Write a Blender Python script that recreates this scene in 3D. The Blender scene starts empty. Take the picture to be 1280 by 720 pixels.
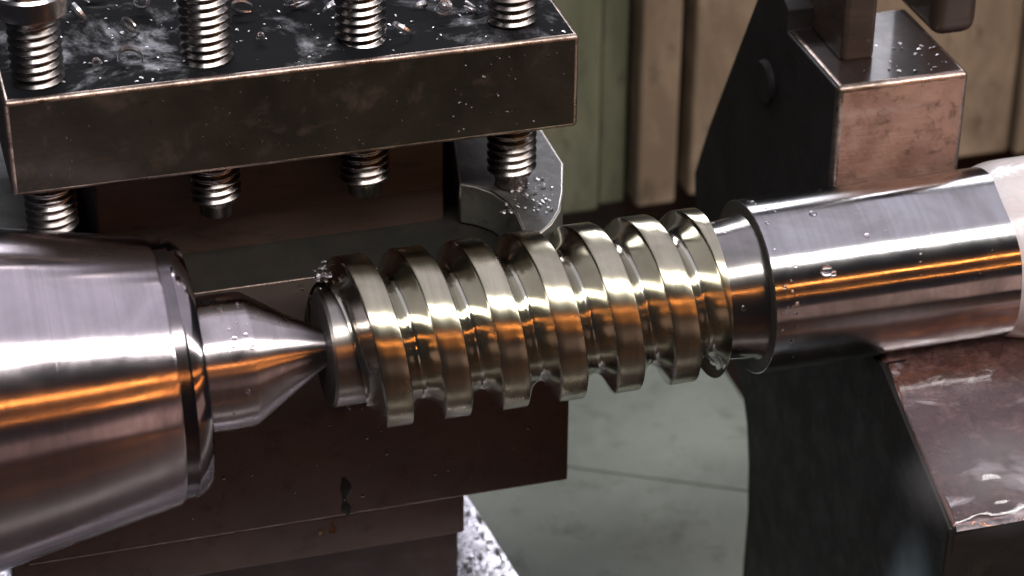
import bpy, bmesh, math, random
import numpy as np
from mathutils import Vector, Matrix
random.seed(7)
MM = 0.001
scene = bpy.context.scene
COL = scene.collection

# ------------------------------------------------------------------ camera
# x runs along the lathe axis, y away from the camera, z up; millimetres in code
AZ, EL, ROLL = math.radians(16.09), math.radians(31.55), math.radians(0.38)
FPX, DIST, PX0, PY0 = 3200.0, 592.6, 640.0, 400.7
cd = Vector((math.sin(AZ)*math.cos(EL), math.cos(AZ)*math.cos(EL), -math.sin(EL)))
r0 = Vector((math.cos(AZ), -math.sin(AZ), 0)); u0 = r0.cross(cd)
cr = math.cos(ROLL)*r0 + math.sin(ROLL)*u0
cu = -math.sin(ROLL)*r0 + math.cos(ROLL)*u0
CP = -DIST*cd
cam_d = bpy.data.cameras.new('camera'); cam = bpy.data.objects.new('camera', cam_d); COL.objects.link(cam)
cam.matrix_world = Matrix(((cr.x, cu.x, -cd.x, CP.x*MM), (cr.y, cu.y, -cd.y, CP.y*MM), (cr.z, cu.z, -cd.z, CP.z*MM), (0, 0, 0, 1)))
cam_d.sensor_width = 36; cam_d.lens = FPX/1280*36
cam_d.shift_y = (PY0-360)/1280; cam_d.shift_x = 0
cam_d.clip_start = 0.02; cam_d.clip_end = 20
cam_d.dof.use_dof = True; cam_d.dof.focus_distance = 0.585; cam_d.dof.aperture_fstop = 18
scene.camera = cam

def pix(u, v, axis, val):
    """photo pixel -> point (mm) on the plane axis = val"""
    d = cd + cr*((u-PX0)/FPX) + cu*((PY0-v)/FPX)
    i = 'xyz'.index(axis); t = (val-CP[i])/d[i]
    return CP + d*t

# ------------------------------------------------------------------ world and lamps
w = bpy.data.worlds.new('World'); scene.world = w; w.use_nodes = True
w.node_tree.nodes['Background'].inputs[0].default_value = (0.80, 0.78, 0.90, 1)
w.node_tree.nodes['Background'].inputs[1].default_value = 0.018

def area(name, loc, target, sx, sy, power, color, spread=180):
    l = bpy.data.lights.new(name, 'AREA'); l.shape = 'RECTANGLE'; l.size = sx; l.size_y = sy
    l.energy = power; l.color = color; l.spread = math.radians(spread)
    o = bpy.data.objects.new(name, l); COL.objects.link(o); o.location = loc
    z = (Vector(loc)-Vector(target)).normalized(); x = Vector((1, 0, 0)); x = (x - z*x.dot(z)).normalized(); y = z.cross(x)
    o.matrix_world = Matrix(((x.x, y.x, z.x, loc[0]), (x.y, y.y, z.y, loc[1]), (x.z, y.z, z.z, loc[2]), (0, 0, 0, 1)))
    return o
def polar(elev, dist, x):
    e = math.radians(elev); return (x, -dist*math.cos(e), dist*math.sin(e))
area('ceiling_bounce_light', (0.55, 0.12, 1.25), (0.55, 0.12, 0), 2.6, 2.1, 10.0, (0.90, 0.86, 1.0))
area('workshop_tube_light', polar(58, 1.10, 1.70), (1.7, 0, 0), 4.40, 0.20, 35.0, (1.0, 0.97, 0.94))
area('machine_lamp_orange', polar(25.0, 1.00, 1.25), (1.25, 0, 0), 3.00, 0.006, 2.0, (1.0, 0.33, 0.07))
area('machine_lamp_orange', polar(11.0, 1.00, 1.65), (1.65, 0, 0), 2.10, 0.006, 1.7, (1.0, 0.33, 0.07))
area('added_warm_fill_light', polar(-14, 1.20, 1.35), (1.35, 0, 0), 1.7, 0.42, 0.85, (1.0, 0.62, 0.52))  # added fill without a visible source, warms the live centre's lower side
area('rear_window_light', polar(148, 1.30, 0.30), (0.25, 0, 0), 1.4, 0.24, 9.0, (0.92, 0.92, 1.0))

scene.view_settings.view_transform = 'Standard'; scene.view_settings.look = 'None'
scene.view_settings.exposure = 0.4; scene.view_settings.gamma = 1.0
scene.cycles.max_bounces = 8; scene.cycles.use_denoising = True
scene.cycles.sample_clamp_indirect = 6

# ------------------------------------------------------------------ materials
def nodes(name):
    m = bpy.data.materials.new(name); m.use_nodes = True
    nt = m.node_tree; return m, nt, nt.nodes['Principled BSDF']
def N(nt, t, **kw):
    n = nt.nodes.new(t)
    for k, v in kw.items(): setattr(n, k, v)
    return n
def ramp(nt, src, stops):
    r = N(nt, 'ShaderNodeValToRGB'); e = r.color_ramp.elements
    while len(e) < len(stops): e.new(0.5)
    for q, (p, c) in zip(e, stops):
        q.position = p; q.color = (*c, 1) if not isinstance(c, (int, float)) else (c, c, c, 1)
    nt.links.new(src, r.inputs[0]); return r.outputs[0]
def noise(nt, scale, detail=5, rough=0.6, stretch=(1, 1, 1), dist=0.0, off=(0, 0, 0)):
    tc = N(nt, 'ShaderNodeTexCoord'); mp = N(nt, 'ShaderNodeMapping'); mp.inputs['Scale'].default_value = stretch
    mp.inputs['Location'].default_value = off
    nt.links.new(tc.outputs['Object'], mp.inputs[0])
    n = N(nt, 'ShaderNodeTexNoise'); n.inputs['Scale'].default_value = scale; n.inputs['Detail'].default_value = detail
    n.inputs['Roughness'].default_value = rough; n.inputs['Distortion'].default_value = dist
    nt.links.new(mp.outputs[0], n.inputs['Vector']); return n.outputs[0]
def mixc(nt, fac, a, b):
    m = N(nt, 'ShaderNodeMix', data_type='RGBA')
    for s, v in ((m.inputs[0], fac), (m.inputs[6], a), (m.inputs[7], b)):
        if isinstance(v, (int, float)): s.default_value = v
        elif isinstance(v, tuple): s.default_value = (*v, 1)
        else: nt.links.new(v, s)
    return m.outputs[2]
def bump(nt, p, heights, slot='Normal'):
    prev = None
    for h, st, ds in heights:
        b = N(nt, 'ShaderNodeBump'); b.inputs['Strength'].default_value = st; b.inputs['Distance'].default_value = ds
        nt.links.new(h, b.inputs['Height'])
        if prev: nt.links.new(prev, b.inputs['Normal'])
        prev = b.outputs[0]
    nt.links.new(prev, p.inputs[slot])

def grimy(name, ca, cb, cc, metal=0.6, r0_=0.3, r1_=0.6, coat=0.3, big=28, fine=420, bump_d=0.00025, stretch=(1, 1, 1), scratch=True, spec=0.25):
    """oily machined iron: large patches, fine speckle, uneven gloss, faint scratches"""
    m, nt, p = nodes(name)
    nb = noise(nt, big, 6, 0.62, stretch, 0.6); nf = noise(nt, fine, 3, 0.7)
    nm = noise(nt, big*4, 5, 0.65, stretch, 0.3, (3, 1, 2))
    c = mixc(nt, ramp(nt, nb, [(0.36, 0.0), (0.62, 1.0)]), ca, cb)
    c = mixc(nt, ramp(nt, nm, [(0.56, 0.0), (0.72, 0.75)]), c, cc)
    c = mixc(nt, ramp(nt, nf, [(0.62, 0.0), (0.74, 0.5)]), c, tuple(x*0.35 for x in ca))
    nt.links.new(c, p.inputs['Base Color'])
    nt.links.new(ramp(nt, nm, [(0.3, r0_), (0.7, r1_)]), p.inputs['Roughness'])
    p.inputs['Metallic'].default_value = metal; p.inputs['Specular IOR Level'].default_value = spec
    p.inputs['Coat Weight'].default_value = coat; p.inputs['Coat Roughness'].default_value = 0.12
    hs = [(nf, 0.5, bump_d*0.3), (nm, 0.6, bump_d)]
    if scratch: hs.append((noise(nt, 90, 4, 0.6, (1.0, 1.0, 14.0)), 0.35, bump_d*0.6))
    bump(nt, p, hs)
    return m

def steel(name, ca, cb, rough, ring=2600, coat=0.0, ring_d=0.00001, aniso=0.0, wave=0.0):
    """turned steel: fine rings round the x axis plus smudges of oil"""
    m, nt, p = nodes(name)
    rings = noise(nt, 1.0, 4, 0.7, (ring, 30, 30)); sm = noise(nt, 60, 5, 0.6, (1, 1, 1), 0.8); bigs = noise(nt, 26, 3, 0.5)
    c = mixc(nt, ramp(nt, sm, [(0.35, 0.0), (0.68, 1.0)]), ca, cb)
    bands = noise(nt, 1.0, 5, 0.75, (ring*0.16, 4, 4), 0, (7, 0, 0))
    c = mixc(nt, ramp(nt, bands, [(0.42, 0.0), (0.75, 0.35)]), c, tuple(x*0.45 for x in cb))
    nt.links.new(c, p.inputs['Base Color']); p.inputs['Metallic'].default_value = 1.0
    nt.links.new(ramp(nt, sm, [(0.3, rough*0.75), (0.7, rough*1.5)]), p.inputs['Roughness'])
    p.inputs['Coat Weight'].default_value = coat; p.inputs['Coat Roughness'].default_value = 0.05
    if aniso:            # turned rings scatter light along the axis, hardly round it
        p.inputs['Anisotropic'].default_value = aniso; p.inputs['Anisotropic Rotation'].default_value = 0.25
        tg = N(nt, 'ShaderNodeTangent', direction_type='RADIAL', axis='X'); nt.links.new(tg.outputs[0], p.inputs['Tangent'])
    bump(nt, p, [(rings, 0.5, ring_d), (bigs, 0.6, wave)] if wave else [(rings, 0.5, ring_d)])
    return m

M = {}
M['plate_side'] = grimy('oily_dark_iron', (0.012, 0.010, 0.007), (0.023, 0.018, 0.013), (0.055, 0.038, 0.027), 0.25, 0.35, 0.6, 0.03)
def wet_black(name):
    """black oily iron with patches of shiny wet film"""
    m, nt, p = nodes(name)
    nb = noise(nt, 34, 8, 0.72, (1, 1, 1), 0.4, (5, 2, 0)); nf = noise(nt, 300, 4, 0.7)
    wet = ramp(nt, nb, [(0.56, 0.0), (0.72, 1.0)])
    nt.links.new(mixc(nt, wet, (0.008, 0.008, 0.009), (0.12, 0.115, 0.13)), p.inputs['Base Color'])
    rr = ramp(nt, nb, [(0.52, 0.78), (0.62, 0.36), (0.75, 0.2)]); nt.links.new(rr, p.inputs['Roughness'])
    nt.links.new(ramp(nt, nb, [(0.54, 0.0), (0.72, 0.85)]), p.inputs['Metallic'])
    nt.links.new(ramp(nt, nb, [(0.52, 0.03), (0.66, 0.6)]), p.inputs['Specular IOR Level'])
    bump(nt, p, [(nf, 0.6, 0.0002), (nb, 0.5, 0.0006)])
    return m
M['plate_top'] = wet_black('wet_black_iron')
M['core'] = grimy('brown_oily_iron', (0.040, 0.028, 0.022), (0.062, 0.039, 0.030), (0.018, 0.015, 0.013), 0.2, 0.35, 0.6, 0.3, stretch=(0.5, 1, 2))
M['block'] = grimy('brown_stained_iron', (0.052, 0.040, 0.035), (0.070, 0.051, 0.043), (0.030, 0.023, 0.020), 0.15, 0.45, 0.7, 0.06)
M['recess'] = grimy('black_oily_iron', (0.012, 0.010, 0.010), (0.030, 0.016, 0.012), (0.02, 0.014, 0.012), 0.4, 0.3, 0.6, 0.3)
M['worn'] = grimy('worn_highlight_metal', (0.40, 0.31, 0.26), (0.14, 0.105, 0.085), (0.05, 0.035, 0.03), 0.95, 0.2, 0.5, 0.1, big=75, scratch=False, spec=0.5)  # worn bevels, with the edge highlights put into the bright colour
M['worn_dull'] = grimy('dull_edge_metal', (0.16, 0.12, 0.10), (0.10, 0.075, 0.06), (0.06, 0.04, 0.03), 0.8, 0.3, 0.5, 0.0, big=120, scratch=False)  # duller bevels of the lower block, edge highlight also in the colour
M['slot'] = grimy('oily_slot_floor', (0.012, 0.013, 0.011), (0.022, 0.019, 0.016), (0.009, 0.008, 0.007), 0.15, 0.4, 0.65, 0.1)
M['bracket'] = grimy('black_cast_iron', (0.013, 0.012, 0.012), (0.022, 0.020, 0.019), (0.03, 0.026, 0.022), 0.2, 0.45, 0.7, 0.05)
M['copper'] = grimy('worn_brown_iron', (0.33, 0.20, 0.15), (0.21, 0.115, 0.085), (0.07, 0.04, 0.03), 0.35, 0.3, 0.6, 0.15, big=70, fine=700, stretch=(1, 1, 1), bump_d=0.0005)
M['arm'] = grimy('wet_brown_iron', (0.15, 0.080, 0.064), (0.09, 0.047, 0.038), (0.24, 0.14, 0.115), 0.4, 0.10, 0.4, 0.6, big=60, bump_d=0.0006)
M['screw'] = steel('screw_steel', (0.30, 0.28, 0.27), (0.16, 0.14, 0.13), 0.24, 300)
M['body'] = steel('ground_steel_body', (0.70, 0.63, 0.66), (0.58, 0.52, 0.55), 0.19, 1500, 0, 0.000007, wave=0.00004, aniso=0.985)
M['rim'] = steel('dark_rim_steel', (0.30, 0.27, 0.28), (0.18, 0.16, 0.17), 0.14, 500)
M['collar'] = steel('collar_steel', (0.42, 0.38, 0.40), (0.30, 0.27, 0.28), 0.10, 500)
M['nose'] = steel('wet_nose_steel', (0.74, 0.67, 0.68), (0.62, 0.56, 0.56), 0.27, 900, 0.15, 0.000006, wave=0.00012, aniso=1.0)
M['shank'] = steel('wet_shank_steel', (0.60, 0.59, 0.60), (0.45, 0.44, 0.43), 0.17, 1200, 0.15, 0.000006, wave=0.0003, aniso=0.97)
M['neck'] = steel('wet_neck_steel', (0.40, 0.38, 0.36), (0.24, 0.23, 0.21), 0.16, 600, 0.3, 0.000006, wave=0.0003)
M['crest'] = steel('thread_crest_steel', (0.68, 0.635, 0.475), (0.55, 0.51, 0.375), 0.29, 1800, 0.15, 0.00001, aniso=0.95)
M['groove'] = steel('thread_groove_steel', (0.64, 0.615, 0.51), (0.48, 0.46, 0.38), 0.16, 500, 0.3, 0.000006, wave=0.00012, aniso=0.6)
M['journal'] = steel('journal_steel', (0.56, 0.52, 0.48), (0.45, 0.42, 0.38), 0.36, 1500, 0.05, aniso=0.9)
M['shoulder'] = grimy('shaded_shoulder', (0.085, 0.08, 0.07), (0.06, 0.056, 0.05), (0.04, 0.038, 0.033), 0.4, 0.4, 0.6, 0.0)  # shading at the shank's step put into a dark colour
M['face'] = grimy('shaded_end_face', (0.035, 0.032, 0.03), (0.05, 0.045, 0.042), (0.02, 0.02, 0.018), 0.2, 0.4, 0.6, 0.0)  # shadow on the journal's end put into a dark colour
M['tool'] = grimy('ground_tool_steel', (0.17, 0.17, 0.15), (0.13, 0.13, 0.115), (0.08, 0.075, 0.07), 0.6, 0.32, 0.5, 0.2, big=80)
M['tool_top'] = grimy('dark_tool_top', (0.030, 0.028, 0.026), (0.06, 0.056, 0.052), (0.10, 0.095, 0.09), 0.3, 0.45, 0.75, 0.08, big=90)  # top face of the tool, coloured darker than its sides
M['olive'] = grimy('olive_paint', (0.13, 0.135, 0.09), (0.07, 0.078, 0.048), (0.035, 0.036, 0.024), 0.0, 0.45, 0.7, 0.1, big=34, stretch=(1, 1, 0.4), scratch=False)
M['tan'] = grimy('tan_stained_paint', (0.29, 0.22, 0.155), (0.15, 0.112, 0.076), (0.06, 0.045, 0.03), 0.0, 0.5, 0.75, 0.05, big=34, stretch=(1, 1, 0.5), scratch=False)
M['tray'] = grimy('grey_green_tray', (0.27, 0.305, 0.27), (0.20, 0.23, 0.20), (0.13, 0.145, 0.115), 0.0, 0.3, 0.6, 0.3, big=22, scratch=False)
M['slide'] = grimy('wet_slide_iron', (0.42, 0.40, 0.44), (0.55, 0.53, 0.58), (0.05, 0.045, 0.05), 0.9, 0.16, 0.4, 0.5, big=60, fine=260, bump_d=0.0006, scratch=False)
M['swarf'] = steel('bright_swarf', (0.85, 0.83, 0.84), (0.7, 0.68, 0.68), 0.32, 200)
M['swarf_gold'] = steel('straw_swarf', (0.75, 0.50, 0.25), (0.6, 0.4, 0.2), 0.25, 200)

m, nt, p = nodes('milky_coolant'); M['milk'] = m
nt.links.new(mixc(nt, noise(nt, 60, 3), (0.86, 0.77, 0.76), (0.92, 0.88, 0.89)), p.inputs['Base Color'])
p.inputs['Roughness'].default_value = 0.12; p.inputs['Subsurface Weight'].default_value = 0.35
p.inputs['Subsurface Radius'].default_value = (0.006, 0.004, 0.003); p.inputs['Subsurface Scale'].default_value = 0.5
p.inputs['Transmission Weight'].default_value = 0.4; p.inputs['IOR'].default_value = 1.34
bump(nt, p, [(noise(nt, 130, 3, 0.5, (1, 1, 1), 1.0), 0.5, 0.0008)])
m, nt, p = nodes('thin_coolant'); M['water'] = m
foam = noise(nt, 60, 5, 0.6, (0.45, 1.4, 1), 1.6)
tcw = N(nt, 'ShaderNodeTexCoord'); sxyz = N(nt, 'ShaderNodeSeparateXYZ'); nt.links.new(tcw.outputs['Object'], sxyz.inputs[0])
mr = N(nt, 'ShaderNodeMapRange'); nt.links.new(sxyz.outputs['Y'], mr.inputs[0])
for k_, v_ in ((1, -0.036), (2, -0.060), (3, -0.16), (4, 0.06)): mr.inputs[k_].default_value = v_
ad = N(nt, 'ShaderNodeMath', operation='ADD'); nt.links.new(foam, ad.inputs[0]); nt.links.new(mr.outputs[0], ad.inputs[1])
p.inputs['Base Color'].default_value = (0.86, 0.80, 0.88, 1)
p.inputs['Roughness'].default_value = 0.04; p.inputs['IOR'].default_value = 1.36
nt.links.new(ramp(nt, ad.outputs[0], [(0.46, 1.0), (0.72, 0.30)]), p.inputs['Transmission Weight'])
p.inputs['Coat Weight'].default_value = 0.8; p.inputs['Coat Roughness'].default_value = 0.02
bump(nt, p, [(noise(nt, 70, 2.5, 0.5, (0.45, 1.5, 1), 1.0), 0.6, 0.0012)])
def haze_mat(key, color, dens, sphere):
    """spray: density falls off from the middle of the shape to its rim"""
    m = bpy.data.materials.new(key); m.use_nodes = True; M[key] = m; nt = m.node_tree
    nt.nodes.remove(nt.nodes['Principled BSDF']); pv = N(nt, 'ShaderNodeVolumePrincipled'); pv.inputs['Color'].default_value = (*color, 1)
    tc = N(nt, 'ShaderNodeTexCoord'); mp = N(nt, 'ShaderNodeMapping'); mp.inputs['Scale'].default_value = (1, 1, 1 if sphere else 0)
    nt.links.new(tc.outputs['Object'], mp.inputs[0]); ln = N(nt, 'ShaderNodeVectorMath', operation='LENGTH'); nt.links.new(mp.outputs[0], ln.inputs[0])
    mr = N(nt, 'ShaderNodeMapRange'); mr.interpolation_type = 'SMOOTHSTEP'; nt.links.new(ln.outputs['Value'], mr.inputs[0])
    for k_, v_ in ((1, 0.0), (2, 1.0), (3, dens), (4, 0.0)): mr.inputs[k_].default_value = v_
    nz = N(nt, 'ShaderNodeTexNoise'); nz.inputs['Scale'].default_value = 2.2; nz.inputs['Detail'].default_value = 2; nt.links.new(tc.outputs['Object'], nz.inputs['Vector'])
    ml = N(nt, 'ShaderNodeMath', operation='MULTIPLY'); nt.links.new(mr.outputs[0], ml.inputs[0]); nt.links.new(nz.outputs[0], ml.inputs[1])
    nt.links.new(ml.outputs[0], pv.inputs['Density']); nt.links.new(pv.outputs[0], nt.nodes['Material Output'].inputs['Volume'])
haze_mat('fall', (0.55, 0.80, 0.95), 120, True)
haze_mat('mist', (0.92, 0.92, 0.97), 55, True)
m, nt, p = nodes('oil_film_drop'); M['oil'] = m
p.inputs['Base Color'].default_value = (0.03, 0.018, 0.012, 1); p.inputs['Roughness'].default_value = 0.08

m, nt, p = nodes('thick_oil'); M['oil_matt'] = m
p.inputs['Base Color'].default_value = (0.006, 0.005, 0.004, 1); p.inputs['Roughness'].default_value = 0.45; p.inputs['Specular IOR Level'].default_value = 0.2

# ------------------------------------------------------------------ mesh helpers (millimetres in, metres out)
def link(name, me, mat, parent=None, smooth=True, sharp=35):
    for mt in (mat if isinstance(mat, (list, tuple)) else [mat]): me.materials.append(M[mt])
    if smooth:
        me.polygons.foreach_set('use_smooth', [True]*len(me.polygons)); me.update()
        if sharp: me.set_sharp_from_angle(angle=math.radians(sharp))
    o = bpy.data.objects.new(name, me); COL.objects.link(o)
    if parent:
        o.parent = parent; o.location = -parent.location
    return o
def mesh(name, verts, faces):
    me = bpy.data.meshes.new(name); me.from_pydata([tuple(c*MM for c in v) for v in verts], [], faces)
    bm = bmesh.new(); bm.from_mesh(me); bmesh.ops.remove_doubles(bm, verts=bm.verts, dist=1e-7)
    bmesh.ops.recalc_face_normals(bm, faces=bm.faces); bm.to_mesh(me); bm.free(); me.update(); return me
def bevel(o, w_, seg=3, wear=None):
    b = o.modifiers.new('bevel', 'BEVEL'); b.width = w_*MM; b.segments = seg; b.limit_method = 'ANGLE'; b.angle_limit = math.radians(30)
    b.use_clamp_overlap = True; b.harden_normals = False
    if wear is not None: o.data.materials.append(M[wear]); b.material = len(o.data.materials)-1
    for e in o.data.edges: e.use_edge_sharp = False
    wn = o.modifiers.new('weighted_normal', 'WEIGHTED_NORMAL'); wn.keep_sharp = False; wn.weight = 90
    return o
def box(name, x0, x1, y0, y1, z0, z1, mat, parent=None, bev=0.8, seg=3, wear=None):
    v = [(x, y, z) for x in (x0, x1) for y in (y0, y1) for z in (z0, z1)]
    f = [(0, 1, 3, 2), (4, 6, 7, 5), (0, 4, 5, 1), (2, 3, 7, 6), (0, 2, 6, 4), (1, 5, 7, 3)]
    o = link(name, mesh(name, v, f), mat, parent, True, None)
    return bevel(o, bev, seg, wear) if bev else o
def prism(name, prof, axis, lo, hi, mat, parent=None, bev=0.8, seg=3):
    """prof: 2D polygon in the two other axes, in order"""
    def P(a, b, c): return {'x': (c, a, b), 'y': (a, c, b), 'z': (a, b, c)}[axis]
    n = len(prof); v = [P(a, b, lo) for a, b in prof] + [P(a, b, hi) for a, b in prof]
    f = [tuple(range(n)), tuple(range(n, 2*n))] + [(i, (i+1) % n, n+(i+1) % n, n+i) for i in range(n)]
    o = link(name, mesh(name, v, f), mat, parent, True, None)
    return bevel(o, bev, seg) if bev else o
def lathe(name, prof, mat, parent=None, seg=128, axis='x', sharp=25, mats=None, loc=(0, 0, 0)):
    """prof: (along, radius) pairs; revolved round the axis"""
    v, f = [], []
    for a, r in prof:
        for k in range(seg):
            t = 2*math.pi*k/seg; c, s = r*math.cos(t), r*math.sin(t)
            q = {'x': (a, c, s), 'z': (c, s, a), 'y': (c, a, s)}[axis]
            v.append(tuple(q[i]+loc[i] for i in range(3)))
    for i in range(len(prof)-1):
        for k in range(seg):
            f.append((i*seg+k, i*seg+(k+1) % seg, (i+1)*seg+(k+1) % seg, (i+1)*seg+k))
    f.append(tuple(range(seg))); f.append(tuple(range((len(prof)-1)*seg, len(prof)*seg)))
    return link(name, mesh(name, v, f), mat, parent, True, sharp)
def thing(name, label, cat, loc=(0, 0, 0), group=None, kind=None):
    o = bpy.data.objects.new(name, None); COL.objects.link(o); o.location = tuple(c*MM for c in loc)
    o.empty_display_size = 0.01
    return tag(o, label, cat, group, kind)
def tag(o, label=None, cat=None, group=None, kind=None):
    for k, v in (('label', label), ('category', cat), ('group', group), ('kind', kind)):
        if v: o[k] = v
    return o

# ------------------------------------------------------------------ setting: tray and rear guard
ZT = -146.0
s1 = pix(600, 568, 'z', ZT); s2 = pix(980, 619, 'z', ZT)          # the crease between two tray sheets
dx, dy = (s2-s1).x, (s2-s1).y
def crease(x): return s1.y + (x-s1.x)*dy/dx
XA, XB = -200, 260
x210 = s1.x+(210-s1.y)*dx/dy
tray = link('floor', mesh('floor', [(XA, -700, ZT-6), (XB, -700, ZT-6), (XB, 230, ZT-6), (XA, 230, ZT-6)], [(0, 1, 2, 3)]), 'recess', None, False)
tag(tray, kind='structure')
prism('tray_sheet', [(XA, 20), (125, 20), (125, crease(125)-0.3), (x210, 209.7), (XA, 209.7)], 'z', ZT-5, ZT-0.15, 'tray', tray, 0.5).location = (0, 0, 0)
prism('tray_sheet', [(x210+0.5, 210), (125, crease(125)+0.3), (125, 210)], 'z', ZT-5, ZT+0.15, 'tray', tray, 0.5).location = (0, 0, 0)

YG = 215.0
guard = thing('machine_guard', 'olive and tan painted upright panels of the machine behind the workpiece', 'machine guard', (60, YG, ZT))
def gx(u, v=110): return pix(u, v, 'y', YG).x
zb = pix(760, 262, 'y', YG).z; zt = pix(760, -60, 'y', YG).z
def panel(u0, u1, dy_, mat, zlo, zhi, lab=None):
    o = box('panel', gx(u0), gx(u1), YG+dy_, YG+dy_+14, zlo, zhi, mat, guard, 1.5)
    if lab: o['label'] = lab
panel(560, 752, 0, 'olive', zb, zt); panel(754, 789, 3, 'olive', zb, zt)
panel(798, 848, -2, 'tan', zb, zt); panel(868, 1060, 1, 'tan', zb, zt)
zr = pix(1240, 188, 'y', YG).z
panel(1062, 1264, -3, 'tan', zr, zt); panel(1267, 1420, -6, 'tan', zr, zt)
box('backing', gx(450), gx(1450), YG+15, YG+25, ZT, zt, 'recess', guard, 1)

# ------------------------------------------------------------------ tool post
X0, X1, YF, ZP0, ZP1 = -108.4, 23.0, 25.1, 34.7, 58.4
post = thing('tool_post', 'dark oily square tool post with a thick top plate and threaded clamp screws', 'tool post', (-43, 80, -106))
plate = box('top_plate', X0, X1, YF, 150, ZP0, ZP1, ['plate_side', 'plate_top'], post, 1.1, 4, 'worn')
for pl in plate.data.polygons:
    if pl.normal.z > 0.9: pl.material_index = 1
ZS = pix(315, 357, 'y', YF).z                       # slot floor
ZB = -66.2
cxl = pix(120, 260, 'y', 44).x; cxr = pix(555, 230, 'y', 44).x
box('core', cxl, cxr, 44, 118, ZS-2, ZP0+2, 'core', post, 0.8)
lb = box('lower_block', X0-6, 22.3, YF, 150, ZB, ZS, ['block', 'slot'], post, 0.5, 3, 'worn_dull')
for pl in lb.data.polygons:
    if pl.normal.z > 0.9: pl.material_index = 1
xl = pix(581, 650, 'y', YF+0.8).x
zl = pix(581, 666, 'y', YF+0.8).z
box('base_ledge', X0-10, xl, YF+0.8, 145, zl, ZB+1, 'block', post, 0.8)
box('base_column', X0-4, xl-0.4, YF+6, 140, -105.8, zl+1, 'recess', post, 0.8)

def screw_mesh(name, z0, z1, R, P, depth, per=10, seg=28):
    v, f = [], []
    turns = (z1-z0)/P; n = int(turns*seg)
    prof = [(-0.5, 0), (-0.32, 0.12), (-0.10, 0.92), (0.0, 1.0), (0.10, 0.92), (0.32, 0.12), (0.5, 0)]
    for i in range(n+1):
        th = 2*math.pi*i/seg; zc = z0 + P*i/seg
        amp = min(1, i/(seg*0.5), (n-i)/(seg*0.5))
        for t, h in prof:
            r = R-depth+depth*h*max(0, amp); v.append((r*math.cos(th), r*math.sin(th), min(max(zc+t*P, z0), z1)))
    k = len(prof)
    for i in range(n):
        for j in range(k-1): f.append((i*k+j, (i+1)*k+j, (i+1)*k+j+1, i*k+j+1))
    # core and caps
    b = len(v); r = R-depth-0.02
    for z in (z0, z1):
        for q in range(24): v.append((r*math.cos(q*math.pi/12), r*math.sin(q*math.pi/12), z))
    for q in range(24): f.append((b+q, b+(q+1) % 24, b+24+(q+1) % 24, b+24+q))
    f.append(tuple(range(b, b+24))); f.append(tuple(range(b+24, b+48)))
    return mesh(name, v, f)
spots = [((50, 106), 17.0, 0, 6.2), ((262, 79), 22, 0, 5.6), ((455, 54), 23, 0, 5.5), ((645, 32), 23, 0, 5.4)]
tips = [(66, 300), (265, 262), (460, 236), (643, 226)]
for i, ((u, v_), hgt, _, R) in enumerate(spots):
    b = pix(u, v_, 'z', ZP1); b.y += 3.0; b.x += 0
    # foot of the thread below the plate
    lo = pix(tips[i][0], tips[i][1], 'y', b.y-5).z
    me = screw_mesh('clamp_screw', lo, ZP1+hgt, 6.0, 2.05, 1.05)
    for q in me.vertices: q.co.x += b.x*MM; q.co.y += b.y*MM
    s = link('clamp_screw', me, 'screw', post, True, 50)
    H = ZP1+hgt
    def sub(o):
        o.parent = s; o.location = (0, 0, 0); return o
    if i == 0:
        hd = [(H-0.5, 6.3), (H, 8.3), (H+5.2, 8.6), (H+6.0, 8.0), (H+6.0, 6.4), (H+4.4, 5.2)]
        hd = [(H-0.5, 6.3), (H, 8.5), (H+0.3, 8.8), (H+4.6, 8.8), (H+5.2, 8.3), (H+5.2, 6.6), (H+4.2, 5.6)]
        sub(lathe('head', hd, 'shank', None, 48, 'z', 20, loc=(b.x, b.y, 0)))
        sub(lathe('drive', [(H+4.0, 5.4), (H+9.5, 5.4), (H+10.5, 4.6)], 'screw', None, 6, 'z', 20, loc=(b.x, b.y, 0)))
    else:
        sub(lathe('head', [(H-0.5, 6.3), (H, 8.0), (H+8, 8.0), (H+9, 7)], 'screw', None, 6, 'z', 20, loc=(b.x, b.y, 0)))
    if i in (1, 2, 3):
        sub(lathe('tip', [(lo-3.6, 3.6), (lo-3.2, 4.0), (lo-0.2, 4.05), (lo+0.6, 4.9)], 'screw', None, 32, 'z', 30, loc=(b.x, b.y, 0)))
    SCREW4 = (b.x, b.y, lo-3.6)

# ------------------------------------------------------------------ cutting tool under the last screw
zt_ = SCREW4[2]
def tp(u, v): q = pix(u, v, 'z', zt_); return (q.x, q.y)
outline = [tp(574, 229), tp(596, 233), tp(615, 240), tp(632, 252), tp(646, 268), tp(655, 290), tp(676, 291), tp(690, 279), tp(700, 262), tp(704, 240)]
right_x = tp(697, 205)[0]
outline += [(right_x+1.5, outline[-1][1]+14), (right_x+1.5, 112), (outline[0][0]+14, 112)]
tool = prism('cutting_tool', outline, 'z', ZS+0.3, zt_, ['tool', 'tool_top'], None, 0.5, 2)
for pl in tool.data.polygons:
    if pl.normal.z > 0.9: pl.material_index = 1
tool.data.materials.append(M['journal']); tool.modifiers['bevel'].material = 2
tag(tool, 'grey ground steel form tool with curved nose clamped beneath a screw behind the worm', 'cutting tool')

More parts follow.
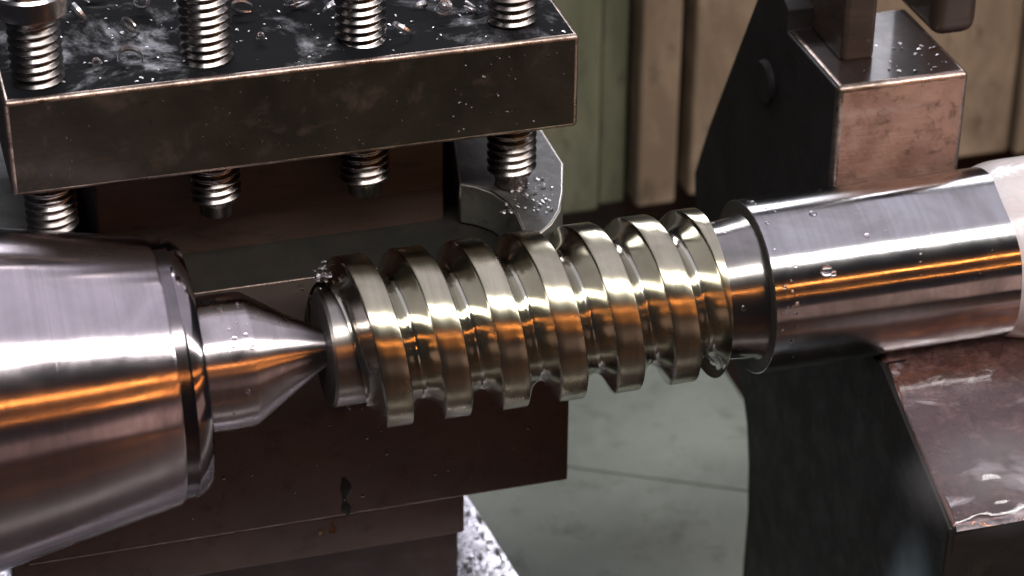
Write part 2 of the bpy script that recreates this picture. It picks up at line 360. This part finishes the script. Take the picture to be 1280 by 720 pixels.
# ------------------------------------------------------------------ cross slide under the post
ZSL = -106.0
e1 = pix(588, 622, 'z', ZSL); e2 = pix(650, 720, 'z', ZSL)
slx = (e2.x-e1.x)/(e2.y-e1.y)
slide = prism('cross_slide', [(-170, -20), (e1.x+slx*(-20-e1.y), -20), (e1.x+slx*(170-e1.y), 170), (-170, 170)], 'z', ZT+0.8, ZSL, 'slide', None, 0.8)
tag(slide, 'wet glittering cross slide covered with fine chips under the tool post', 'cross slide')

# ------------------------------------------------------------------ worm shaft between centres
def ax(u):                       # axis position of a photo column
    lo, hi = -250.0, 250.0
    for _ in range(50):
        m_ = (lo+hi)/2; q = Vector((m_, 0, 0))-CP
        if PX0+FPX*q.dot(cr)/q.dot(cd) < u: lo = m_
        else: hi = m_
    return m_
worm = thing('worm_shaft', 'steel worm shaft with deep rounded thread held between lathe centres', 'worm shaft', (0, 0, -20))
PIT, RO, RR = 13.65, 20.3, 15.0
xj = ax(404)
lathe('journal', [(xj, 5.0), (xj, 13.2), (xj+0.6, 13.9), (xj+12, 13.9)], 'journal', worm)
lathe('end_face', [(xj-0.15, 4.8), (xj-0.15, 12.9), (xj+0.2, 13.0)], 'face', worm)
def thread():
    v, f, mi = [], [], []
    hw = 3.05; hg = PIT/2-hw
    ts = [PIT/2*-1 + hg*k/9 for k in range(9)] + [-hw, -hw+0.25, -1.2, 0, 1.2, hw-0.25, hw] + [PIT/2 - hg*k/9 for k in range(8, -1, -1)]
    def h(t):
        a = abs(t)
        if a <= hw-0.2: return 1.0
        if a <= hw-1e-6: return 0.985
        q = (PIT/2-a)/hg                      # 0 at groove centre, 1 at edge
        q = min(1.0, q); q0 = 0.68; c = 0.97/(2*q0-q0*q0)
        return c*q*q if q < q0 else c*q0*q0+2*c*q0*(q-q0)
    seg = 120; xc0 = ax(453); th0, th1 = -1.9, 2*math.pi*6.6
    n = int((th1-th0)/(2*math.pi)*seg); xe = ax(884)
    for i in range(n+1):
        th = th0+(th1-th0)*i/n; xc = xc0+PIT*th/(2*math.pi); amp = min(1.0, (th-th0)/0.9); amp = amp*amp*(3-2*amp)
        for t in ts:
            r = RR+(RO-RR)*h(t)*amp; x = xc+t
            x = min(x, xe-max(0, (r-17.2))*0.32)
            v.append((x, -r*math.sin(th), r*math.cos(th)))
    k = len(ts)
    for i in range(n):
        for j in range(k-1):
            f.append((i*k+j, (i+1)*k+j, (i+1)*k+j+1, i*k+j+1)); mi.append(0 if abs((ts[j]+ts[j+1])/2) < hw else 1)
    me = bpy.data.meshes.new('worm_thread'); me.from_pydata([tuple(c*MM for c in q) for q in v], [], f)
    me.polygons.foreach_set('material_index', mi); me.update()
    bm = bmesh.new(); bm.from_mesh(me); bmesh.ops.remove_doubles(bm, verts=bm.verts, dist=1e-6)
    bmesh.ops.recalc_face_normals(bm, faces=bm.faces); bm.to_mesh(me); bm.free()
    return link('worm_thread', me, ['crest', 'groove'], worm, True, 70)
thread()
lathe('thread_core', [(xj+8, RR-0.15), (ax(884), RR-0.15)], 'groove', worm)
lathe('relief_neck', [(ax(880), 16.2), (ax(900), 16.4), (ax(924), 16.9), (ax(930), 17.6), (ax(936), 18.4)], 'neck', worm)
xs = ax(931)
lathe('shoulder', [(xs-0.1, 16.0), (xs-0.1, 20.55), (xs+0.3, 20.6)], 'shoulder', worm)
lathe('shank', [(xs, 16.0), (xs, 20.68), (xs+0.12, 20.8), (xs+40, 20.8), (175, 20.8), (175, 5)], 'shank', worm)

# ------------------------------------------------------------------ live centre at the left
cen = thing('live_centre', 'polished steel live centre with dark rim and conical nose holding the worm end', 'lathe centre', (-90, 0, -36))
xr_ = ax(204)
lathe('body', [(ax(-160), 44.0), (ax(-40), 39.0), (ax(62), 35.4), (ax(62)+0.05, 35.25), (xr_-0.7, 30.6), (xr_, 30.1), (xr_, 10)], 'body', cen, 160)
lathe('rim', [(xr_-0.3, 10), (xr_-0.3, 29.3), (xr_+2.9, 29.2), (xr_+3.0, 29.2)], 'rim', cen, 160)
lathe('collar', [(xr_+2.6, 10), (xr_+2.6, 29.35), (xr_+3.1, 29.5), (xr_+4.6, 29.0), (xr_+6.4, 27.6), (xr_+6.9, 26.0), (xr_+6.9, 10)], 'collar', cen, 160)
xn = ax(258)
lathe('nose', [(xn-3, 15.4), (xn+3, 15.6), (ax(306), 15.4), (ax(311), 15.1), (ax(394), 5.4), (ax(406), 4.2)], 'nose', cen, 128)

# ------------------------------------------------------------------ steady rest at the right
XL = pix(1040, 165, 'y', 24.0).x
def lp(u, v): q = pix(u, v, 'x', XL); return (q.y, q.z)
rest = thing('steady_rest', 'black cast iron steady rest bracket with worn brown block behind the shaft', 'steady rest', (XL+10, 60, ZT))
ft = lp(1040, 104)
prof = [(24.0, ft[1]), (24.0, -22.0), lp(1100, 455), lp(1186, 662), (lp(1186, 662)[0]+3, -100), (lp(1186, 662)[0]+20, ZT+0.8),
        (lp(928, 720)[0], ZT+0.8), lp(929, 700), lp(934, 640), lp(935, 580), lp(933, 530), lp(927, 485), lp(918, 455), lp(885, 380), lp(868, 290), lp(868, 215), lp(885, 160), lp(945, 2), lp(962, -40), (lp(985, 20)[0], ft[1]+6), (lp(985, 20)[0], ft[1])]
prism('side_plate', prof, 'x', XL, XL+7, 'bracket', rest, 0.5)
XR = pix(1207, 140, 'y', 23.0).x
ub = box('upper_block', XL+0.3, XR, 23.0, 62, -8, ft[1]+0.2, ['copper', 'recess'], rest, 1.6, 4, 'worn')
for pl in ub.data.polygons:
    if pl.normal.z > 0.9: pl.material_index = 1
# lower arm: its top slopes gently towards the front
a0, a1 = lp(1100, 452), lp(1186, 660)
la = prism('lower_arm', [(a0[0]+3, a0[1]+0.6), (a1[0]-0.5, a1[1]+0.3), (a1[0]+2, a1[1]-30), (a0[0]+3, a1[1]-36)], 'x', XL+0.6, XL+95, ['arm', 'bracket'], rest, 1.3, 4)
for pl in la.data.polygons:
    if pl.normal.y < -0.8 or pl.normal.x < -0.8: pl.material_index = 1
pn = pix(959, 101, 'x', XL)
lathe('pin', [(XL-1.6, 1.0), (XL-1.6, 5.0), (XL-1.0, 5.6), (XL+1, 5.6)], 'bracket', rest, 40, 'x', 30, loc=(0, pn.y, pn.z))
q = pix(1052, 78, 'z', ft[1]); q2 = pix(1092, 72, 'z', ft[1])
box('lug', q.x, q2.x, q.y, q.y+30, ft[1]-0.5, ft[1]+34, 'core', rest, 1.5, 4)
q = pix(1166, 50, 'y', 44); q2 = pix(1221, 50, 'y', 44)
box('clamp_pad', q.x, q2.x, 44, 70, q.z, q.z+30, 'core', rest, 3.5, 4)

# ------------------------------------------------------------------ coolant
def blob_ring(name, x0, x1, base, mat, nx=26, seg=72):
    v, f = [], []
    for i in range(nx+1):
        s = i/nx
        for k in range(seg):
            t = 2*math.pi*k/seg
            edge = 0.9*math.sin(2*t+0.6)+0.4*math.sin(5*t+1)
            x = x0+edge*(1-s)+(x1-x0)*s
            th = (1-math.exp(-s*9))*base*(1+0.22*math.sin(3*t+s*5)+0.16*math.sin(7*t-s*9)+0.12*math.sin(s*17+2*t))
            r = 20.75+th
            v.append((x, r*math.cos(t), r*math.sin(t)))
    for i in range(nx):
        for k in range(seg): f.append((i*seg+k, i*seg+(k+1) % seg, (i+1)*seg+(k+1) % seg, (i+1)*seg+k))
    return link(name, mesh(name, v, f), mat, None, True, None)
tag(blob_ring('coolant_collar', ax(1228), ax(1228)+60, 2.4, 'milk'), 'milky white coolant wrapped round the bare end of the shaft', 'coolant')

def slope_z(y): return a0[1]+0.6+(a1[1]-a0[1])*(y-a0[0])/(a1[0]-a0[0])
def film():
    """thin rippling film of coolant over the arm; piles up and curls over the front edge"""
    rnd = random.Random(3); ph = [rnd.uniform(0, 6.28) for _ in range(8)]
    v, f = [], []; nx, ny = 60, 60
    yb, yf = a0[0]+1.5, a1[0]-1.0
    for j in range(ny+1):
        for i in range(nx+1):
            s, t = i/nx, j/ny; y = yb+(yf-yb)*t
            left = XL+1.3+0.5*math.sin(7*t+ph[0])+0.3*math.sin(19*t+ph[1]); x = left+(XL+94-left)*s
            e = min(1, s*40)*min(1, t*8); e = e*e*(3-2*e); front = max(0, min(1, (t-0.5)/0.2))
            wob = 0.10*math.sin(9*s+ph[6])+0.05*math.sin(23*s+ph[7])
            hgt = 0.18+e*(0.10+0.06*math.sin(30*s+9*t+ph[4])+front*(0.55+0.35*math.sin(42*(t+wob)+ph[2])+0.15*math.sin(90*(t+wob*0.8)+ph[3]+12*s)))
            drop = max(0, t-0.96)/0.04
            v.append((x, y, slope_z(y)+max(0.16, hgt)*(1-drop)-0.9*drop*drop))
    for j in range(ny):
        for i in range(nx): f.append((j*(nx+1)+i, j*(nx+1)+i+1, (j+1)*(nx+1)+i+1, (j+1)*(nx+1)+i))
    return link('coolant_film', mesh('coolant_film', v, f), 'water', None, True, None)
tag(film(), 'rippling coolant film flooding the brown lower arm under the shaft', 'coolant')
# stream falling from the arm's front corner, and the spray above the flooded arm
def soft(name, mat, centre, radii, label, sphere):
    bm = bmesh.new()
    if sphere: bmesh.ops.create_icosphere(bm, subdivisions=3, radius=1.0)
    else: bmesh.ops.create_cone(bm, cap_ends=True, segments=28, radius1=1.0, radius2=0.8, depth=2.0)
    me = bpy.data.meshes.new(name); bm.to_mesh(me); bm.free()
    o = link(name, me, mat, None, True, 40); o.location = tuple(c*MM for c in centre); o.scale = tuple(c*MM for c in radii)
    return tag(o, label, 'coolant', None, 'stuff')
zt2 = a1[1]+2
soft('coolant_stream', 'fall', (XL-7.0, a1[0]+3, zt2-44), (9.0, 8.0, 48), 'thin bluish stream of coolant falling off the front of the lower arm', True)
soft('coolant_mist', 'mist', (XL+13, a1[0]+6, a1[1]+8), (26, 17, 15), 'pale mist of coolant spray over the front of the flooded arm', True)
# drops of coolant clinging to the polished steel
def drops(name, label, pts, mat, flat=0.5):
    v, f = [], []
    for c, n_, r in pts:
        n_ = Vector(n_).normalized(); a = n_.orthogonal().normalized(); b_ = n_.cross(a); k0 = len(v)
        for i in range(5):
            e = math.pi/2*i/5
            for k in range(12):
                t = 2*math.pi*k/12; q = Vector(c)+(a*math.cos(t)+b_*math.sin(t))*r*math.cos(e)+n_*(r*flat*math.sin(e)); v.append(tuple(q))
        v.append(tuple(Vector(c)+n_*r*flat))
        for i in range(4):
            for k in range(12): f.append((k0+i*12+k, k0+i*12+(k+1) % 12, k0+(i+1)*12+(k+1) % 12, k0+(i+1)*12+k))
        for k in range(12): f.append((k0+48+k, k0+48+(k+1) % 12, k0+60))
    return tag(link(name, mesh(name, v, f), mat, None, True, None), label, 'droplets', None, 'stuff')
rd = random.Random(11)
def on_cyl(x, ang, R, r):
    n_ = (0, -math.cos(ang), math.sin(ang)); return ((x, n_[1]*R, n_[2]*R), n_, r)
pts = [on_cyl(ax(995), 0.62, 20.8, 1.5), on_cyl(ax(1000), 1.35, 20.8, 1.0), on_cyl(ax(1003), 0.58, 20.8, 0.8), on_cyl(ax(1052), 0.95, 20.8, 0.7)]
pts += [on_cyl(rd.uniform(ax(897), ax(926)), rd.uniform(-0.6, 2.0), 16.1, rd.uniform(0.25, 1.0)) for _ in range(26)]
pts += [on_cyl(xs+rd.uniform(1.4, 6), rd.uniform(-0.4, 1.9), 20.8, rd.uniform(0.2, 0.6)) for _ in range(22)]
pts += [on_cyl(rd.uniform(ax(950), ax(1200)), rd.uniform(-0.5, 1.9), 20.8, rd.uniform(0.12, 0.3)) for _ in range(40)]
drops('coolant_drops', 'coolant drops clinging to the neck and shank of the shaft', pts, 'water')
pts = [on_cyl(xn+rd.uniform(2, 9), rd.uniform(-0.3, 1.6), 15.5, rd.uniform(0.15, 0.7)) for _ in range(14)]
drops('coolant_drops', 'small coolant drops on the nose of the lathe centre', pts, 'water')
pts = [((rd.uniform(-85, 20), YF, rd.uniform(-62, ZS-3)), (0, -1, 0), rd.uniform(0.15, 0.55)) for _ in range(70)]
pts += [((rd.uniform(-105, 20), YF, rd.uniform(36, 56)), (0, -1, 0), rd.uniform(0.12, 0.32)) for _ in range(60)]
drops('oil_drops', 'dark oil spots spattered on the front faces of the tool post', pts, 'oil', 0.25)
dr = pix(430, 605, 'y', YF)
pts = []
for i in range(40):
    t = i/39; w_ = 0.55+1.0*math.exp(-((t-0.28)/0.2)**2)+0.75*math.exp(-((t-0.85)/0.12)**2)
    pts.append(((dr.x+0.5*t+0.35*math.sin(t*7), YF, dr.z+1.5-t*10.5), (0, -1, 0), w_))
drops('oil_run', 'black oil run down the front of the brown lower block', pts, 'oil_matt', 0.06)

# ------------------------------------------------------------------ swarf
def curl_mesh(name, turns, R, width, pitch, grow):
    v, f = [], []; n = int(turns*22)
    for i in range(n+1):
        t = 2*math.pi*i/22; r = R*(1+grow*i/n); z = pitch*i/22
        wv = width*(0.35+0.65*math.sin(math.pi*i/n))
        for dr, dz in ((0, 0), (0.12, wv*0.5), (0, wv), (-0.18, wv*0.5)): v.append(((r+dr)*math.cos(t), (r+dr)*math.sin(t), z+dz))
    for i in range(n):
        for k in range(4): f.append((i*4+k, i*4+(k+1) % 4, (i+1)*4+(k+1) % 4, (i+1)*4+k))
    return mesh(name, v, f)
curls = [curl_mesh('swarf_curl', 1.6, 1.5, 1.0, 0.9, 0.5), curl_mesh('swarf_curl', 2.4, 1.1, 0.8, 0.8, -0.3), curl_mesh('swarf_curl', 0.8, 1.9, 1.2, 0.6, 0.3)]
for me in curls: me.materials.append(M['swarf'])
places = [(376, 15, 0, 1.2), (362, 12, 1, 1.0), (305, 16, 2, 1.0), (178, 12, 1, 1.4), (162, 38, 2, 0.9), (164, 80, 2, 1.1), (122, 84, 1, 0.8), (120, 6, 0, 1.4),
          (552, 22, 1, 1.3), (415, 20, 2, 1.1), (524, 14, 2, 0.8), (326, 52, 1, 0.7), (585, 18, 0, 0.8), (500, 42, 2, 0.9), (96, 22, 2, 1.0)]
shape = ['bright double curl', 'small tight coil', 'short open ring']
where = ['beside the capped screw', 'past the capped screw', 'beside the second screw', 'between second and third screws', 'past the third screw']
for u, v_, k, sc in places:
    q = pix(u, v_, 'z', ZP1)
    o = bpy.data.objects.new('swarf_curl', curls[k]); COL.objects.link(o)
    o.rotation_euler = (random.uniform(0, 1.2), random.uniform(-0.5, 0.5), random.uniform(0, 6.28)); o.scale = (sc*1.25,)*3
    o.location = (q.x*MM, q.y*MM, (ZP1+0.8*sc)*MM)
    wi = 0 if u < 130 else 1 if u < 200 else 2 if u < 345 else 3 if u < 430 else 4
    tag(o, ('larger ' if sc > 1.05 else 'tiny ' if sc < 0.85 else '')+shape[k]+' of swarf '+where[wi]+' on the tool post', 'swarf curl', 'swarf curls on the tool post')

def flecks(name, label, pts, mat, size, seed):
    """loose metal flecks: little bent flakes at the given points"""
    rnd = random.Random(seed); v, f = [], []
    for p_ in pts:
        s = size*rnd.uniform(0.4, 1.3); a = rnd.uniform(0, 6.28); tl = rnd.uniform(-0.6, 0.6)
        c, sn = math.cos(a), math.sin(a); b = len(v)
        for lx, ly, lz in ((-1, -0.4, 0), (0.2, -0.5, 0.3), (1, -0.2, 0), (1, 0.3, 0.25), (-0.1, 0.5, 0.5), (-1, 0.3, 0.2)):
            v.append((p_[0]+s*(lx*c-ly*sn), p_[1]+s*(lx*sn+ly*c), p_[2]+s*(lz+0.15+tl*lx*0.3+0.25)))
        f += [(b, b+1, b+4, b+5), (b+1, b+2, b+3, b+4)]
    o = link(name, mesh(name, v, f), mat, None, False)
    return tag(o, label, 'swarf', None, 'stuff')
pts = []
for _ in range(170):
    q = pix(random.choice([random.uniform(70, 240), random.uniform(290, 430), random.uniform(480, 720)]), random.uniform(-20, 110), 'z', ZP1)
    if X0+2 < q.x < X1-2 and q.y > YF+2: pts.append(q)
flecks('swarf_flecks', 'fine metal flecks scattered over the oily top plate', pts, 'swarf', 0.42, 1)
pts = [pix(random.gauss(403, 7), random.gauss(342, 9), 'y', 3) for _ in range(30)]
flecks('swarf_tuft', 'tuft of fine swarf caught at the start of the worm thread', pts, 'swarf', 0.8, 2)
pts = []
for _ in range(26):
    q = pix(random.uniform(1075, 1195), random.uniform(55, 92), 'z', ft[1]+0.2)
    if q.y > 25: pts.append(q)
flecks('swarf_flecks', 'few bright flecks on top of the brown block of the steady rest', pts, 'swarf', 0.5, 4)
pts = [pix(random.uniform(628, 692), random.uniform(222, 268), 'z', zt_) for _ in range(60)]
flecks('swarf_flecks', 'wet flecks of swarf gathered on the tool around the clamp screw tip', pts, 'swarf', 0.55, 5)
pts = [pix(random.uniform(250, 600), random.uniform(690, 740), 'z', ZSL) for _ in range(40)] + [pix(random.uniform(583, 650), random.uniform(630, 720), 'z', ZSL) for _ in range(160)]
pts = [q for q in pts if q.x < e1.x+slx*(q.y-e1.y)-1]
flecks('swarf_flecks', 'glittering flecks of swarf lying in the wet on the cross slide', pts, 'swarf', 0.8, 6)
pts = [pix(random.gauss(436, 3), random.gauss(508, 7), 'y', -6) for _ in range(12)]
flecks('swarf_sliver', 'fine bright slivers hanging at the lower edge of the first thread', pts, 'swarf', 0.6, 8)
pts = [pix(418+random.gauss(0, 4), 664+random.gauss(0, 2), 'y', YF+0.5) for _ in range(7)]
flecks('swarf_sliver', 'straw gold sliver of swarf stuck on the ledge below the block', pts, 'swarf_gold', 0.7, 9)
pts = [pix(random.uniform(560, 715), random.uniform(60, 165), 'y', YF-0.1) for _ in range(26)]
pts = [q for q in pts if ZP0+2 < q.z < ZP1-2 and q.x < X1-1.5]
flecks('swarf_specks', 'tiny specks of swarf clinging to the front of the top plate', pts, 'swarf', 0.3, 10)
